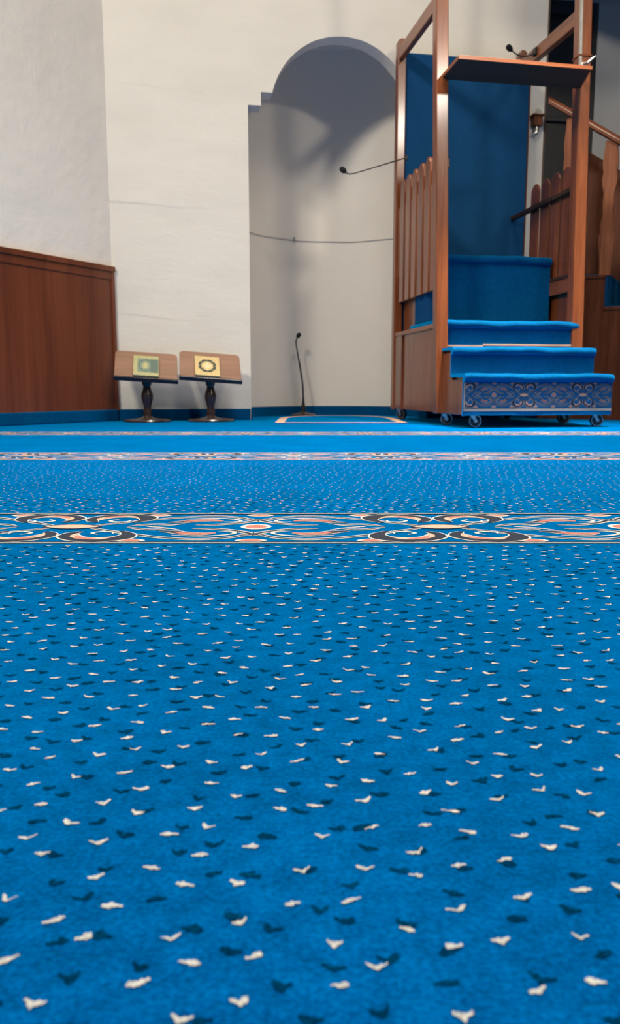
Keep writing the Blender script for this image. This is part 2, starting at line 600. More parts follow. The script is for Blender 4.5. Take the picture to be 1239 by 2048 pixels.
# outer plate left, right, and above the opening, with its soffits
w.box(CORNER_A, A_L, -D, 0, 0, WALL_T)
w.box(A_R, 0.9, -D, 0, 0, WALL_T)
w.box(0.9, END_A, -0.62, 0, 0, WALL_T)
for (a0, z0), (a1, z1) in zip(op[:-1], op[1:]):
    w.add([(a0, 0, z0), (a1, 0, z1), (a1, -D, z1), (a0, -D, z0)], [(0, 1, 2, 3)])
    if a1 - a0 > 1e-6:
        for b in (0, -D):
            w.add([(a0, b, z0), (a1, b, z1), (a1, b, WALL_T), (a0, b, WALL_T)], [(0, 1, 2, 3)])
# faint plaster seams and the raised edge beside the niche
for za, zb, ah, al, hh_ in ((1.262, 1.246, -1.178, -0.58, 0.0030), (0.632, 0.597, -1.16, -0.68, 0.0022), (1.915, 1.890, -1.13, -0.60, 0.0012)):
    for k in range(12):
        f0, f1 = k / 12, (k + 1) / 12
        q4 = []
        for f in (f0, f1):
            e_ = hh_ * (1 - f) ** 0.7 * (1 if za == 1.262 else min(1, f * 4))
            z_ = za + (zb - za) * f + 0.004 * math.sin(7 * f)
            q4.append(((ah + (al - ah) * f), z_, e_))
        (a0_, z0_, e0_), (a1_, z1_, e1_) = q4
        w.add([(a0_, 0.0001, z0_ + 0.06), (a1_, 0.0001, z1_ + 0.06), (a1_, e1_ + 0.0001, z1_), (a0_, e0_ + 0.0001, z0_), (a1_, 0.0001, z1_ - 0.012), (a0_, 0.0001, z0_ - 0.012)], [(0, 1, 2, 3), (3, 2, 4, 5)])
w.box(A_L - 0.016, A_L + 0.001, -0.01, 0.002, 0.0, 1.829)
w.box(A_L - 0.040, A_L - 0.022, -0.01, 0.0012, 0.0, 1.86)
struct(w.build('wall_front', M['wall']))

NA, NB, ND, NT = 0.2, -0.12, 0.63, 2.45   # niche curve: centre, start, depth, top


def niche_pt(t, inset=0.0):
    return (NA + (0.64 - inset) * math.cos(t), NB - (ND - inset) * math.sin(t))


w = MB()
pts = [niche_pt(math.pi * k / 48) for k in range(49)]
vs = [(a, b, z) for z in (0, NT) for a, b in pts]
w.add(vs, [(k, k + 1, 49 + k + 1, 49 + k) for k in range(48)])
struct(w.build('wall_niche', M['niche'], smooth=True))
w = MB()
w.prism([*pts], 'z', NT, NT + 0.05)
struct(w.build('ceiling_niche', M['niche']))

# oblique left wall
dl = Vector((-0.507, -0.862, 0))
cl = P(CORNER_A, 0)
LA, LB = dl.dot(U), dl.dot(N)


def left_pt(t, off=0.0):
    """point t metres along the left wall, off metres out of it, as (a, b)"""
    return (CORNER_A + LA * t + LB * off, LB * t - LA * off)


def slab_left(mb, t0, t1, o0, o1, z0, z1, mi=0):
    q = [left_pt(t0, o0), left_pt(t1, o0), left_pt(t1, o1), left_pt(t0, o1)]
    mb.prism(q, 'z', z0, z1, mi)


w = MB()
slab_left(w, 0, 6.0, -0.15, 0.0, 0, WALL_T)
struct(w.build('wall_left', M['rough_wall']))
ea, eb = left_pt(6.0)
w = MB()
w.box(ea - 0.15, ea, eb, 9.0, 0, WALL_T)
struct(w.build('wall_left_side', M['ceiling']))
w = MB()
w.box(ea - 0.15, 4.6, 9.0, 9.15, 0, WALL_T)
struct(w.build('wall_back', M['ceiling']))
w = MB()
w.box(4.45, 4.6, -0.62, 9.0, 0, WALL_T)
struct(w.build('wall_right', M['ceiling']))
w = MB()
w.box(-6.5, 4.7, -1.0, 9.2, WALL_T, WALL_T + 0.1)
struct(w.build('ceiling', M['ceiling']))
# recess at the right with an unseen low slab added to shade its wall
w = MB()
w.box(2.085, 4.6, -0.62, -0.5, 0, WALL_T)
w.box(END_A, 2.085, -0.62, -0.5, 2.78, WALL_T)
struct(w.build('wall_recess', M['grey_wall']))
w = MB()
w.box(END_A + 0.001, 4.45, -0.5, 1.9, 2.78, 3.0)
struct(w.build('shade_slab_recess', M['grey_wall']))

# dark glazed door in the recess
w = MB()
w.box(1.50, 2.083, -0.60, -0.56, 0.0, 2.78)
door = struct(w.build('door_1', M['glass_dark']))
w = MB()
w.box(1.489, 1.52, -0.56, -0.50, 0, 2.78)
w.box(2.05, 2.083, -0.56, -0.50, 0, 2.78)
w.box(1.52, 2.05, -0.56, -0.50, 2.70, 2.78)
w.box(1.52, 2.05, -0.56, -0.53, 2.02, 2.05)
o = w.build('door_frame', M['glass_dark'], bevel=0.003)
o.parent = door
o.location = (0, 0, 0)
o.rotation_euler = (0, 0, 0)
w = MB()
w.box(END_A - 0.006, END_A + 0.006, -0.06, 0.005, 0, 2.9)
struct(w.build('trim_3', M['door_frame'], bevel=0.003))

# mahogany wainscot on the left wall
w = MB()
W_H = 0.862
for k in range(14):
    t0 = 0.02 + 0.15 * k
    slab_left(w, t0 + 0.0012, t0 + 0.1488, 0.0, 0.018, 0.06, W_H)
slab_left(w, 0.02, 2.12, 0.0, 0.015, 0.06, W_H)
struct(w.build('trim_1', M['wainscot'], bevel=0.0012))
w = MB()
slab_left(w, 0.0, 2.13, 0.0, 0.030, W_H, W_H + 0.03)
slab_left(w, 0.004, 0.030, 0.0, 0.026, 0.06, W_H)
slab_left(w, 0.03, 2.13, 0.018, 0.023, W_H - 0.045, W_H)
struct(w.build('trim_2', M['wainscot'], bevel=0.004))

# blue carpet skirting
w = MB()
slab_left(w, 0.02, 6.0, 0.0, 0.030, 0, 0.067)
struct(w.build('baseboard_left', M['base_carpet'], bevel=0.006))
w = MB()
w.box(CORNER_A + 0.004, A_L - 0.004, 0.0, 0.014, 0, 0.067)
w.box(A_R - 0.004, END_A, 0.0, 0.014, 0, 0.067)
w.box(A_R - 0.014, A_R, -0.16, 0.014, 0, 0.067)
w.box(A_L, A_L + 0.012, -0.16, 0.014, 0, 0.067)
struct(w.build('baseboard_front', M['base_carpet'], bevel=0.005))
w = MB()
ip = [niche_pt(math.pi * k / 48, 0.014) for k in range(49)]
w.prism(pts + ip[::-1], 'z', 0.0, 0.067)
struct(w.build('baseboard_niche', M['base_carpet']))

# thin wire round the niche
w = MB()
w.tube([(a, b, 1.205 + 0.0015 * math.sin(k * 0.5)) for k, (a, b) in enumerate([niche_pt(R(12) + (math.pi - R(24)) * k / 60, 0.006) for k in range(61)])], 0.0022, 6)
wire = tag(w.build('wire', M['wire'], smooth=True), 'thin grey wire running round the curved niche wall', 'wire')
w = MB()
ca_, cb_ = niche_pt(R(107), 0.008)
w.box(ca_ - 0.008, ca_ + 0.008, cb_ - 0.006, cb_ + 0.012, 1.20, 1.225)
w.build('clip', M['wire'], wire, bevel=0.002)
for c in wire.children:
    c.location = (0, 0, 0)

# rug laid square with the carpet, its arch reaching into the niche


def arch(hw, y0, y1, y2, n=36):
    p = [(0.17 - hw, y0), (0.17 - hw, y1)]
    for k in range(1, n):
        t = math.pi * k / n
        p.append((0.17 - hw * math.cos(t), y1 + (y2 - y1) * math.sin(t)))
    return p + [(0.17 + hw, y1), (0.17 + hw, y0)]


w = MB()
w.prism(arch(0.365, 4.38, 5.05, 5.63), 'z', 0.0, 0.006)
rug = tag(w.build('rug', M['carpet'], frame=False), 'thin blue arch shaped rug with a pink border reaching into the niche', 'rug')
w = MB()
oq, iq = arch(0.362, 4.383, 5.05, 5.627), arch(0.312, 4.433, 5.05, 5.575)
n = len(oq)
zt = 0.0066
w.add([(x, y, zt) for x, y in oq] + [(x, y, zt) for x, y in iq], [(k, (k + 1) % n, n + (k + 1) % n, n + k) for k in range(n)])
w.build('border', M['band_peach'], rug, frame=False)

# ------------------------------------------------------------------ minbar (movable pulpit)
MA, MBB = 0.89, 0.6
mroot = thing('pulpit', 'tall redwood pulpit on casters with blue carpeted steps in front of the far wall', 'pulpit', MA, MBB)


def mb():
    return MB(MA, MBB)


def post_round(mbx, a0, a1, b0, b1, z0, z1, lean=0.0):
    """square post whose front and back silhouettes end in a half round"""
    r = (a1 - a0) / 2
    prof = [(a0, z0), (a1, z0), (a1, z1 - r)]
    for k in range(1, 12):
        t = math.pi * k / 12
        prof.append(((a0 + a1) / 2 + r * math.cos(t), z1 - r + r * math.sin(t)))
    prof.append((a0, z1 - r))
    mbx.prism([(a - lean * z, z) for a, z in prof], 'b', b0, b1)


q = mb(); post_round(q, 0.498, 0.550, 0.075, 0.130, 0.062, 2.205); q.build('back_post', M['wood'], mroot, 0.006)
q = mb(); post_round(q, 1.268, 1.318, 0.030, 0.085, 0.062, 2.21); q.build('back_post', M['wood'], mroot, 0.006)
q = mb(); post_round(q, 0.494, 0.557, 0.915, 0.975, 0.062, 2.95, 0.0250); q.build('front_post', M['wood'], mroot, 0.005)
fp = mb(); post_round(fp, 1.247, 1.309, 0.895, 0.965, 0.062, 2.95, 0.0250); fpo = fp.build('front_post', M['wood'], mroot, 0.005)
# thin steel cover strip along the right post's inner edge
q = mb(); q.box(1.244, 1.259, 0.955, 0.9675, 1.78, 2.9, lean=0.025); q.build('edge_strip', M['chrome'], mroot, 0.002)
# ring and bracket on the right post
q = mb(); q.box(1.243, 1.312, 0.890, 0.970, 1.838, 1.846, lean=0.025); q.build('band', M['stair_wood'], mroot, 0.001)
q = mb()
q.box(1.212, 1.240, 0.964, 0.970, 1.772, 1.808)
q.tube([(1.222, 0.97, 1.80), (1.228, 1.0, 1.795), (1.262, 1.01, 1.825)], [0.006, 0.008, 0.004], 10)
q.build('bracket', M['chrome'], mroot, 0.002, smooth=True)
# top rails
q = mb(); q.prism([(0.10, 2.085), (0.95, 2.075), (0.95, 2.150), (0.10, 2.155)], 'a', 0.503, 0.535); q.build('top_rail', M['wood_d'], mroot, 0.004)
q = mb(); q.prism([(0.06, 2.045), (0.93, 2.030), (0.93, 2.105), (0.06, 2.115)], 'a', 1.235, 1.268); q.build('top_rail', M['wood_d'], mroot, 0.004)
# shelf across the front posts
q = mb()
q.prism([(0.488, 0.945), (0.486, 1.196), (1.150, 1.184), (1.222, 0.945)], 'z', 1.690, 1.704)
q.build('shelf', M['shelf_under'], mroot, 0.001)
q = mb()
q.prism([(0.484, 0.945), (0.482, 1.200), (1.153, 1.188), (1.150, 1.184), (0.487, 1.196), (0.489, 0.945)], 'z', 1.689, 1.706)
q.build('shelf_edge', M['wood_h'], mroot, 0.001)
# carpeted back panel
q = mb(); q.box(0.545, 1.328, 0.088, 0.112, 0.45, 2.135); q.build('back_panel', M['panel_cloth'], mroot, 0.006)
q = mb(); q.box(1.328, 1.336, 0.086, 0.112, 0.45, 2.135); q.build('panel_edge', M['stair_wood'], mroot, 0.002)
# side slats with rounded tops


def slat(a0, a1, bc, wd_, z0, z1):
    s = mb()
    r = wd_ / 2
    prof = [(bc - r, z0), (bc + r, z0), (bc + r, z1 - r)]
    for k in range(1, 10):
        t = math.pi * k / 10
        prof.append((bc + r * math.cos(t), z1 - r + r * math.sin(t)))
    prof.append((bc - r, z1 - r))
    s.prism(prof, 'a', a0, a1)
    return s.build('slat', M['wood'], mroot, 0.003)


for k in range(6):
    slat(0.512, 0.530, 0.215 + 0.117 * k, 0.082, 0.703, 1.400)
q = mb(); q.box(0.530, 0.552, 0.13, 0.915, 1.290, 1.335); q.build('side_rail', M['wood_d'], mroot, 0.003)
q = mb(); q.box(0.530, 0.552, 0.13, 0.915, 0.705, 0.745); q.build('side_rail', M['wood_d'], mroot, 0.003)
for k in range(5):
    slat(1.262, 1.273, 0.385 + 0.126 * k, 0.104, 0.703, 1.365)
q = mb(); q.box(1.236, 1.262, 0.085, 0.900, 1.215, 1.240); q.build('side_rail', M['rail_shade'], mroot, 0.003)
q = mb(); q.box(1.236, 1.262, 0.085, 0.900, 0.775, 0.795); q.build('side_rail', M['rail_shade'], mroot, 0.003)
q = mb(); q.box(1.240, 1.284, 0.085, 0.900, 0.700, 0.775); q.build('side_rail', M['wood_d'], mroot, 0.003)
# lower side panels with a capping rail
q = mb(); q.box(0.516, 0.532, 0.125, 0.920, 0.068, 0.505); q.build('side_panel', M['wood'], mroot)
q = mb(); q.box(0.504, 0.540, 0.13, 0.918, 0.503, 0.527); q.build('side_rail', M['wood_d'], mroot, 0.003)
q = mb(); q.box(0.506, 0.518, 0.13, 0.275, 0.068, 0.503); q.build('panel_stile', M['wood'], mroot, 0.003)
q = mb(); q.box(1.268, 1.284, 0.080, 0.900, 0.068, 0.70); q.build('side_panel', M['wood'], mroot)
q = mb(); q.box(0.532, 1.268, 0.12, 0.92, 0.066, 0.085); q.build('bottom_board', M['dark_wood'], mroot)
q = mb(); q.box(0.532, 1.268, 0.113, 0.13, 0.085, 0.45); q.build('back_board', M['wood_h'], mroot)
# platform box and its carpet
q = mb(); q.box(0.556, 1.238, 0.14, 0.655, 0.085, 0.880); q.build('platform', M['wood'], mroot, 0.002)


def carpet_profile(bB, bF, zT, zB, th=0.012):
    r = 0.019
    o = [(bB, zT), (bF - r * 0.6, zT)]
    for k in range(1, 9):
        t = math.pi / 2 - math.pi * k / 8
        o.append((bF - r * 0.6 + r * math.cos(t), zT - r + r * math.sin(t)))
    o += [(bF - r * 0.6 - 0.006, zT - 2 * r), (bF - 0.020, zT - 2 * r - 0.012), (bF - 0.018, zB)]
    return o + [(bF - 0.018 - th, zB), (bF - 0.018 - th, zT - th - 0.003), (bB, zT - th)]


def step_carpet(a0, a1, bB, bF, zT, zB, label=None):
    s = mb()
    prof = carpet_profile(bB, bF, zT, zB)
    n = 26
    k0 = len(prof)
    vs, fs = [], []
    ph = random.uniform(0, 6)
    for i in range(n + 1):
        f = i / n
        a = a0 + (a1 - a0) * f
        e = min(f, 1 - f)
        for b, z in prof:
            front = max(0.0, (b - (bF - 0.03)) / 0.03)
            wob = 0.0028 * math.sin(9 * f + ph) + 0.0018 * math.sin(23 * f + 2 * ph)
            vs.append((a, b + wob * front - (0.006 if e < 0.01 else 0) * front, z + wob * 0.9 * front - (0.003 if e < 0.01 else 0)))
    for i in range(n):
        for j in range(k0):
            jj = (j + 1) % k0
            fs.append((i * k0 + j, i * k0 + jj, (i + 1) * k0 + jj, (i + 1) * k0 + j))
    fs.append(tuple(range(k0)))
    fs.append(tuple(n * k0 + j for j in range(k0)))
    s.add(vs, fs)
    return s.build('step_carpet', M['step_carpet'], mroot, smooth=True)


S1, S2, S3 = (1.305, 0.262), (1.135, 0.397), (0.965, 0.538)
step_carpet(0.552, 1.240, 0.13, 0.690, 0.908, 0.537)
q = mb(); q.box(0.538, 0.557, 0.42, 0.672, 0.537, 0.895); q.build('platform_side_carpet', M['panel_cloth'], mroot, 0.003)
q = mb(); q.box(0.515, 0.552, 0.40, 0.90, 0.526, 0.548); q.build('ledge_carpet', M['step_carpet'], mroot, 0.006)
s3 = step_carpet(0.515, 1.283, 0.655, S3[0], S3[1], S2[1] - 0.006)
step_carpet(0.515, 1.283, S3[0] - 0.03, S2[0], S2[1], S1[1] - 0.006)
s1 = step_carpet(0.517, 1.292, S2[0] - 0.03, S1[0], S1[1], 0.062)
# wooden carcass under the steps
q = mb()
q.prism([(0.66, 0.068), (1.270, 0.068), (1.270, S1[1] - 0.014), (1.100, S1[1] - 0.014), (1.100, S2[1] - 0.014), (0.93, S2[1] - 0.014), (0.93, S3[1] - 0.014), (0.66, S3[1] - 0.014)], 'a', 0.536, 1.266)
q.build('step_box', M['wood'], mroot, 0.002)
# left cheek of the steps
q = mb()
q.prism([(0.975, 0.064), (1.272, 0.064), (1.272, S1[1] - 0.03), (1.112, S1[1] - 0.03), (1.112, S2[1] - 0.03), (0.975, S2[1] - 0.03)], 'a', 0.522, 0.536)
q.build('step_cheek', M['wood'], mroot, 0.002)
# flowered strip on the lowest riser
q = MB(MA, MBB)
zs0, zs1 = 0.082, S1[1] - 0.036
bf = S1[0] - 0.0175
hh = 0.145
a0, a1 = 0.519, 1.290
zz = zs1 - zs0
n_half = 5
half = (a1 - a0) / n_half
for i in range(n_half):
    def tr(s, t, k, i=i):
        ss = s if i % 2 == 1 else 1 - s
        return (min(max(a0 + (i + ss) * half, a0), a1), bf + 0.0004 + 0.00006 * k, min(zs0 + 0.012 + t * (zz - 0.012), zs1))
    half_tile(q, tr, i % 2 == 1)
q.add([(a0, bf, zs0 + 0.012), (a1, bf, zs0 + 0.012), (a1, bf, zs1), (a0, bf, zs1)], [(0, 1, 2, 3)], 4)
q.add([(a0, bf + 0.0016, zs0), (a1, bf + 0.0016, zs0), (a1, bf + 0.0016, zs0 + 0.013), (a0, bf + 0.0016, zs0 + 0.013)], [(0, 1, 2, 3)], 0)
q.add([(a0, bf + 0.0016, zs0 + 0.013), (a1, bf + 0.0016, zs0 + 0.013), (a1, bf + 0.0016, zs0 + 0.017), (a0, bf + 0.0016, zs0 + 0.017)], [(0, 1, 2, 3)], 1)
q.add([(a0, bf + 0.0016, zs0), (a0 + 0.007, bf + 0.0016, zs0), (a0 + 0.007, bf + 0.0016, zs1), (a0, bf + 0.0016, zs1)], [(0, 1, 2, 3)], 0)
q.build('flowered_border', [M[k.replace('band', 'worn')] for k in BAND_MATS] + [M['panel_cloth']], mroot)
# cream edge lines at the foot of the third step's riser
q = MB(MA, MBB)
bb = S3[0] - 0.0172
q.box(0.516, 0.745, bb, bb + 0.002, 0.405, 0.413)
q.box(0.745, 1.282, bb, bb + 0.004, 0.411, 0.422)
q.build('edge_yarn', M['worn_peach'], mroot)
q = MB(MA, MBB)
for k in range(26):
    a_ = 0.75 + k * 0.0204
    q.box(a_, a_ + 0.012, bb, bb + 0.003, 0.402, 0.409)
q.build('edge_yarn', M['band_black'], mroot)

# casters
CR = 0.034


def caster(a, b, turn=0.0, ztop=0.068):
    c = MB(a, b)
    c.lathe([(0.022, ztop), (0.022, ztop - 0.005), (0.010, ztop - 0.008)], a, b, 16)
    fork = [(b - 0.013, ztop - 0.007), (b + 0.012, ztop - 0.007), (b + 0.021, CR + 0.002), (b + 0.018, CR - 0.006), (b + 0.010, CR - 0.006), (b + 0.004, CR + 0.004)]
    c.prism(fork, 'a', a - 0.017, a - 0.0135)
    c.prism(fork, 'a', a + 0.0135, a + 0.017)
    c.box(a - 0.017, a + 0.017, b - 0.012, b + 0.020, ztop - 0.009, ztop - 0.005)
    o = c.build('caster', M['chrome'], mroot, 0.002)
    o.location = (a - MA, -(b - MBB), 0)
    o.rotation_euler = (0, 0, turn)
    wq = MB(a, b)
    wq.disc_a(a, b + 0.014, CR, CR, 0.024)
    wq.disc_a(a, b + 0.014, CR, CR * 0.98, 0.016)
    wo = wq.build('wheel', M['rubber'], o, smooth=True)
    hq = MB(a, b)
    hq.disc_a(a, b + 0.014, CR, 0.010, 0.040, 16)
    for sgn in (-1, 1):
        for k in range(20):
            t0, t1 = 2 * math.pi * k / 20, 2 * math.pi * (k + 1) / 20
            h = sgn * 0.0128
            vs = [(a + h, b + 0.014 + rr * math.cos(t), CR + rr * math.sin(t)) for rr in (0.0265, 0.0295) for t in (t0, t1)]
            hq.add(vs, [(0, 1, 3, 2)])
    hq.build('hub', M['chrome'], o, smooth=True)
    return o


caster(0.545, 0.125, R(40))
caster(0.545, 0.940, R(76))
caster(0.590, 1.225, R(82))
caster(1.235, 1.225, R(78))
caster(1.235, 0.880, R(78))
caster(1.235, 0.150, R(10))

# ------------------------------------------------------------------ gooseneck microphones


def gooseneck(name, label, pts, rad, head_dir, holder, oa, ob, oz):
    root = thing(name, label, 'microphone', oa, ob, oz)
    g = MB(oa, ob, oz)
    s = spline(pts, 8)
    g.tube(s, rad, 8)
    g.build('gooseneck', M['black'], root, smooth=True)
    h = MB(oa, ob, oz)
    e = Vector(pts[-1])
    d = Vector(head_dir).normalized()
    prof = [(0.0, 0.006), (0.005, 0.010), (0.014, 0.0155), (0.026, 0.0165), (0.036, 0.0145), (0.042, 0.009), (0.044, 0.002)]
    h.tube([e + d * t for t, _ in prof], [r for _, r in prof], 14)
    h.build('foam_head', M['foam'], root, smooth=True)
    k = MB(oa, ob, oz)
    holder(k)
    k.build('clamp', M['black'], root, 0.002)
    return root


gooseneck('microphone', 'slim gooseneck microphone reaching into the niche from the pulpit side', [(0.502, 0.30, 1.497), (0.443, 0.30, 1.478), (0.296, 0.30, 1.43), (0.205, 0.30, 1.401), (0.172, 0.30, 1.396), (0.155, 0.30, 1.402)], 0.0036, (-0.8, 0.0, 0.6),
          lambda k: (k.box(0.500, 0.512, 0.288, 0.312, 1.484, 1.510)), 0.5, 0.30, 1.40)
gooseneck('microphone', 'short gooseneck microphone above the shelf on the pulpit\'s right rail', [(1.230, 0.38, 2.078), (1.212, 0.38, 2.066), (1.18, 0.37, 2.058), (1.140, 0.36, 2.064), (1.105, 0.35, 2.088)], 0.0040, (-0.75, 0.0, 0.62),
          lambda k: (k.box(1.222, 1.235, 0.360, 0.400, 2.062, 2.100)), 1.25, 0.38, 2.08)
tm = thing('microphone', 'black gooseneck table microphone on a round base on the niche floor', 'microphone', 0.056, -0.59, 0.0)
q = MB(0.056, -0.59)
q.lathe([(0.088, 0.006), (0.090, 0.012), (0.080, 0.018), (0.03, 0.024), (0.016, 0.030)], 0.056, -0.59, 32)
q.build('base', M['dark_wood'], tm, smooth=True)
q = MB(0.056, -0.59)
q.lathe([(0.016, 0.026), (0.014, 0.07), (0.0085, 0.10), (0.006, 0.145), (0.004, 0.15)], 0.056, -0.59, 16)
q.build('sleeve', M['black'], tm, smooth=True)
q = MB(0.056, -0.59)
q.tube(spline([(0.056, -0.59, 0.13), (0.052, -0.59, 0.22), (0.034, -0.59, 0.34), (0.012, -0.59, 0.46), (0.006, -0.59, 0.51), (0.014, -0.59, 0.538)], 8), [0.0058] * 20 + [0.0045] * 21, 8)
q.build('gooseneck', M['black'], tm, smooth=True)
q = MB(0.056, -0.59)
e, d = Vector((0.013, -0.59, 0.536)), Vector((0.55, 0, 0.83)).normalized()
prof = [(0.0, 0.005), (0.006, 0.011), (0.014, 0.0145), (0.026, 0.015), (0.034, 0.012), (0.040, 0.003)]
q.tube([e + d * t for t, _ in prof], [r for _, r in prof], 14)
q.build('foam_head', M['foam'], tm, smooth=True)

# ------------------------------------------------------------------ bookstands and books


def bookstand(ac, label, roll, width):
    bc = 0.205
    root = thing('bookstand', label, 'bookstand', ac, bc, 0, 'low wooden bookstands against the far wall')
    q = MB(ac, bc)
    q.lathe([(0.135, 0.0), (0.138, 0.006), (0.132, 0.014), (0.06, 0.020), (0.034, 0.026), (0.024, 0.034)], ac, bc, 36)
    q.build('base', M['dark_wood'], root, smooth=True)
    q = MB(ac, bc)
    q.lathe([(0.024, 0.030), (0.025, 0.05), (0.022, 0.068), (0.0205, 0.082), (0.026, 0.105), (0.033, 0.130), (0.035, 0.150), (0.031, 0.168), (0.023, 0.190), (0.021, 0.205), (0.027, 0.215), (0.029, 0.235), (0.026, 0.30)], ac, bc, 24)
    q.build('post', M['dark_wood'], root, smooth=True)
    # sloping top: built flat, then leaned back
    tilt = R(40)
    L = 0.235
    hw = width / 2
    z_mid = 0.318

    def pl(mbx_pts):
        out = []
        for x, s, h in mbx_pts:   # x across, s up the slope, h off the board
            b = bc + 0.008 - s * math.cos(tilt) + h * math.sin(tilt)
            z = z_mid + s * math.sin(tilt) + h * math.cos(tilt)
            cr, sr = math.cos(-roll), math.sin(-roll)
            out.append((ac + x * cr - (z - z_mid) * sr * 0.35, b, z_mid + x * sr + (z - z_mid) * cr))
        return out
    r = 0.028
    prof = [(-hw, -L / 2), (hw, -L / 2)]
    for k in range(7):
        t = math.pi / 2 * k / 6
        prof.append((hw - r + r * math.cos(t), L / 2 - r + r * math.sin(t)))
    for k in range(7):
        t = math.pi / 2 + math.pi / 2 * k / 6
        prof.append((-hw + r + r * math.cos(t), L / 2 - r + r * math.sin(t)))
    n = len(prof)
    vs = pl([(x, s, -0.009) for x, s in prof]) + pl([(x, s, 0.009) for x, s in prof])
    q = MB(ac, bc)
    q.add(vs, [tuple(range(n)), tuple(range(n, 2 * n))] + [(i, (i + 1) % n, n + (i + 1) % n, n + i) for i in range(n)])
    q.build('book_board', M['board_wood'], root, 0.003)
    q = MB(ac, bc)
    x0, x1 = -hw - 0.004, hw + 0.004
    vs = pl([(x, s, h) for h in (-0.012, 0.018) for s in (-L / 2 - 0.014, -L / 2) for x in (x0, x1)])
    q.add(vs, [(0, 1, 3, 2), (4, 6, 7, 5), (0, 4, 5, 1), (2, 3, 7, 6), (0, 2, 6, 4), (1, 5, 7, 3)])
    q.build('ledge', M['dark_wood'], root, 0.004)
    return root, pl, L


def quad_box(q, pl, x0, x1, s0, s1, h0, h1, mi=0):
    vs = pl([(x, s, h) for h in (h0, h1) for s in (s0, s1) for x in (x0, x1)])
    q.add(vs, [(0, 1, 3, 2), (4, 6, 7, 5), (0, 4, 5, 1), (2, 3, 7, 6), (0, 2, 6, 4), (1, 5, 7, 3)], mi)


def flat_poly(q, pl, pts, h, mi=0):
    q.add(pl([(x, s, h) for x, s in pts]), [tuple(range(len(pts)))], mi)


def ring_poly(q, pl, outer, inner, h, mi=0):
    n = len(outer)
    q.add(pl([(x, s, h) for x, s in outer]) + pl([(x, s, h) for x, s in inner]), [(i, (i + 1) % n, n + (i + 1) % n, n + i) for i in range(n)], mi)


def circle(cx, cy, rx, ry, n=24, rot=0):
    return [(cx + rx * math.cos(2 * math.pi * k / n + rot), cy + ry * math.sin(2 * math.pi * k / n + rot)) for k in range(n)]


def book(name, label, ac, pl, L, xc, w_, h_, cover, style):
    bc = 0.205
    s0 = -L / 2 + 0.001
    root = thing(name, label, 'book', ac + xc, bc + 0.05, 0.30, 'books on the bookstands')

    def nb():
        return MB(ac + xc, bc + 0.05, 0.30)
    t = 0.017
    x0, x1 = xc - w_ / 2, xc + w_ / 2
    q = nb(); quad_box(q, pl, x0 + 0.003, x1 - 0.003, s0 + 0.003, s0 + h_ - 0.003, 0.012, t + 0.006); q.build('pages', M['paper'], root, 0.001)
    q = nb(); quad_box(q, pl, x0, x1, s0, s0 + h_, 0.0095, 0.0125)
    quad_box(q, pl, x0, x0 + 0.003, s0, s0 + h_, 0.0125, t + 0.006); q.build('binding', M['binding'], root, 0.001)
    q = nb(); quad_box(q, pl, x0, x1, s0, s0 + h_, t + 0.006, t + 0.010); q.build('cover', M[cover], root, 0.001)
    H = t + 0.0103
    cx, cy = xc, s0 + h_ / 2
    if style == 'gold':
        q = nb()
        o8 = circle(cx, cy, w_ * 0.375, h_ * 0.355, 8, math.pi / 8)
        ring_poly(q, pl, o8, circle(cx, cy, w_ * 0.255, h_ * 0.245, 8, math.pi / 8), H)
        q.build('emblem_ring', M['ink'], root)
        q = nb()
        flat_poly(q, pl, [(cx, cy - h_ * 0.22), (cx + w_ * 0.09, cy - h_ * 0.10), (cx + w_ * 0.18, cy), (cx + w_ * 0.09, cy + h_ * 0.10), (cx, cy + h_ * 0.22), (cx - w_ * 0.09, cy + h_ * 0.10), (cx - w_ * 0.18, cy), (cx - w_ * 0.09, cy - h_ * 0.10)], H)
        for k in range(8):
            t_ = 2 * math.pi * k / 8
            flat_poly(q, pl, circle(cx + w_ * 0.31 * math.cos(t_), cy + h_ * 0.29 * math.sin(t_), 0.0025, 0.0025, 8), H + 0.0004)
        q.build('emblem', M['pale_gold'], root)
    else:
        q = nb()
        flat_poly(q, pl, [(x0 + w_ * 0.16, s0 + h_ * 0.15), (x1 - 0.002, s0 + h_ * 0.15), (x1 - 0.002, s0 + h_ * 0.86), (x0 + w_ * 0.16, s0 + h_ * 0.86)], H)
        q.build('cover_panel', M['sage'], root)
        q = nb()
        ring_poly(q, pl, circle(cx - w_ * 0.02, cy, w_ * 0.29, h_ * 0.31), circle(cx - w_ * 0.02, cy, w_ * 0.225, h_ * 0.25), H + 0.0004)
        flat_poly(q, pl, [(x0 + w_ * 0.68, s0 + h_ * 0.16), (x1 - 0.003, s0 + h_ * 0.16), (x1 - 0.003, s0 + h_ * 0.80), (x0 + w_ * 0.68, s0 + h_ * 0.80)], H + 0.0006)
        q.build('emblem_ring', M['dark_sage'], root)
        q = nb()
        flat_poly(q, pl, circle(cx - w_ * 0.02, cy, w_ * 0.12, h_ * 0.16, 8), H + 0.0004)
        q.build('emblem', M['green_gold'], root)
    return root


r1, pl1, L1 = bookstand(-0.992, 'brown topped bookstand carrying the sage green book beside the wainscot', R(3.6), 0.352)
r2, pl2, L2 = bookstand(-0.628, 'brown topped bookstand carrying the gold book with a dark ring, beside the niche', R(4.0), 0.352)
book('book', 'olive and sage green book lying on the bookstand next to the wainscot', -0.992, pl1, L1, 0.0, 0.142, 0.176, 'green_gold', 'sage')
book('book', 'gold book with a dark eight sided ring on the bookstand beside the niche', -0.628, pl2, L2, -0.018, 0.142, 0.172, 'gold', 'gold')

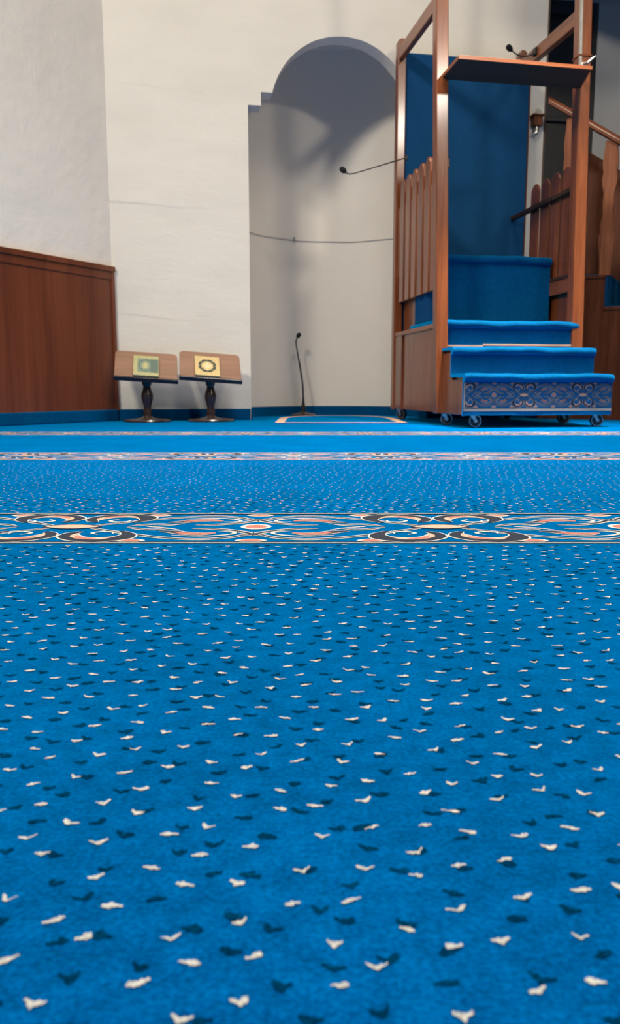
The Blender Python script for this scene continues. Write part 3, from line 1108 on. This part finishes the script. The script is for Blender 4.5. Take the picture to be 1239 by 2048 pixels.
# ------------------------------------------------------------------ small bracket on the far wall
wb = thing('wall_bracket', 'small reddish brown bracket on the white wall behind the pulpit', 'bracket', 1.425, 0.0, 1.83)
q = MB(1.425, 0.0, 1.83); q.box(1.395, 1.455, 0.0, 0.045, 1.80, 1.855); q.box(1.385, 1.462, 0.0, 0.055, 1.855, 1.866); q.build('block', M['stair_wood'], wb, 0.004)
q = MB(1.425, 0.0, 1.83); q.tube([(1.425, 0.02, 1.80), (1.425, 0.024, 1.775), (1.415, 0.03, 1.755), (1.400, 0.03, 1.75)], [0.014, 0.016, 0.014, 0.008], 12); q.build('hook', M['chrome'], wb, smooth=True)

# ------------------------------------------------------------------ wooden stair at the right
ST0 = Vector((1.674, 5.05, 0))
SYAW = R(-30)
st = bpy.data.objects.new('staircase', None)
COL.objects.link(st)
st.location = ST0
st.rotation_euler = (0, 0, SYAW)
tag(st, 'dark wooden staircase with blue carpeted treads and cut out balusters at the right edge', 'staircase')


class SB(MB):
    """stair frame: a = along (downhill), b = toward the room, z up"""


STW = 0.60
treads = [(-0.25, 0.122, 0.868), (0.122, 0.378, 0.678), (0.378, 0.634, 0.488), (0.634, 0.890, 0.298), (0.890, 1.146, 0.108)]
prof = [(-0.25, 0.0)]
for t0, t1, z in treads[::-1][:1]:
    prof.append((t1, 0.0))
for t0, t1, z in treads[::-1]:
    prof += [(t1, z), (t0, z)]
q = SB(); q.prism(prof, 'b', -0.03, 0.0)
q.build('side_panel', M['stair_wood'], st, 0.002)
q = SB(); q.prism(prof, 'b', -STW, -STW + 0.03)
q.build('side_panel', M['stair_wood'], st, 0.002)
for t0, t1, z in treads:
    q = SB(); q.box(t0, t1 + 0.012, -STW + 0.03, -0.03, z - 0.02, z + 0.012)
    q.box(t1 - 0.004, t1 + 0.012, -STW + 0.03, -0.012, max(z - 0.19, 0.002), z)
    q.build('tread_carpet', M['panel_cloth'], st, 0.005)
    q = SB(); q.box(t0, t1 + 0.004, -0.034, 0.006, z - 0.018, z + 0.002)
    q.build('tread_edge', M['stair_wood'], st, 0.003)


def rail_z(t):
    return 1.755 - 0.690 * t


def handrail(b):
    q = SB()
    pr = [(-0.030, -0.018), (0.030, -0.018), (0.034, 0.008), (0.022, 0.026), (0.0, 0.032), (-0.022, 0.026), (-0.034, 0.008)]
    t0, t1 = -0.26, 1.15
    vs = [(t, b + x, rail_z(t) + y - 0.02) for t in (t0, t1) for x, y in pr]
    n = len(pr)
    q.add(vs, [tuple(range(n)), tuple(range(n, 2 * n))] + [(i, (i + 1) % n, n + (i + 1) % n, n + i) for i in range(n)])
    q.build('handrail', M['wood_h'], st, 0.004)


def baluster(tc, b, z0, z1, hw=0.046):
    """flat board with a fretted, vase-like outline"""
    n = 40
    L_, R_ = [], []
    for k in range(n + 1):
        f = k / n
        z = z0 + (z1 - z0) * f
        s = 0.86 + 0.14 * math.cos(2 * math.pi * (f - 0.78) * 2.0)
        s *= 0.80 + 0.20 * abs(math.sin(math.pi * 6.5 * f)) if 0.30 < f < 0.86 else 1.0
        L_.append((tc - hw * s, z))
        R_.append((tc + hw * s, z))
    q = SB()
    q.prism(R_ + L_[::-1], 'b', b - 0.012, b + 0.010)
    q.build('baluster', M['fretwood'], st, 0.002)


handrail(-0.015)
for k in range(6):
    tc = -0.115 + 0.232 * k
    zb = [z for t0, t1, z in treads if t0 - 1e-6 <= tc < t1]
    if not zb:
        continue
    baluster(tc, -0.015, zb[0] - 0.002, rail_z(tc) - 0.035)
# solid panel on the far side of the flight
q = SB()
q.prism([(-0.13, 0.87), (0.95, 0.30), (0.95, rail_z(0.95) - 0.10), (-0.13, rail_z(-0.13) - 0.10)], 'b', -STW + 0.004, -STW + 0.02)
q.build('far_panel', M['stair_wood'], st, 0.002)
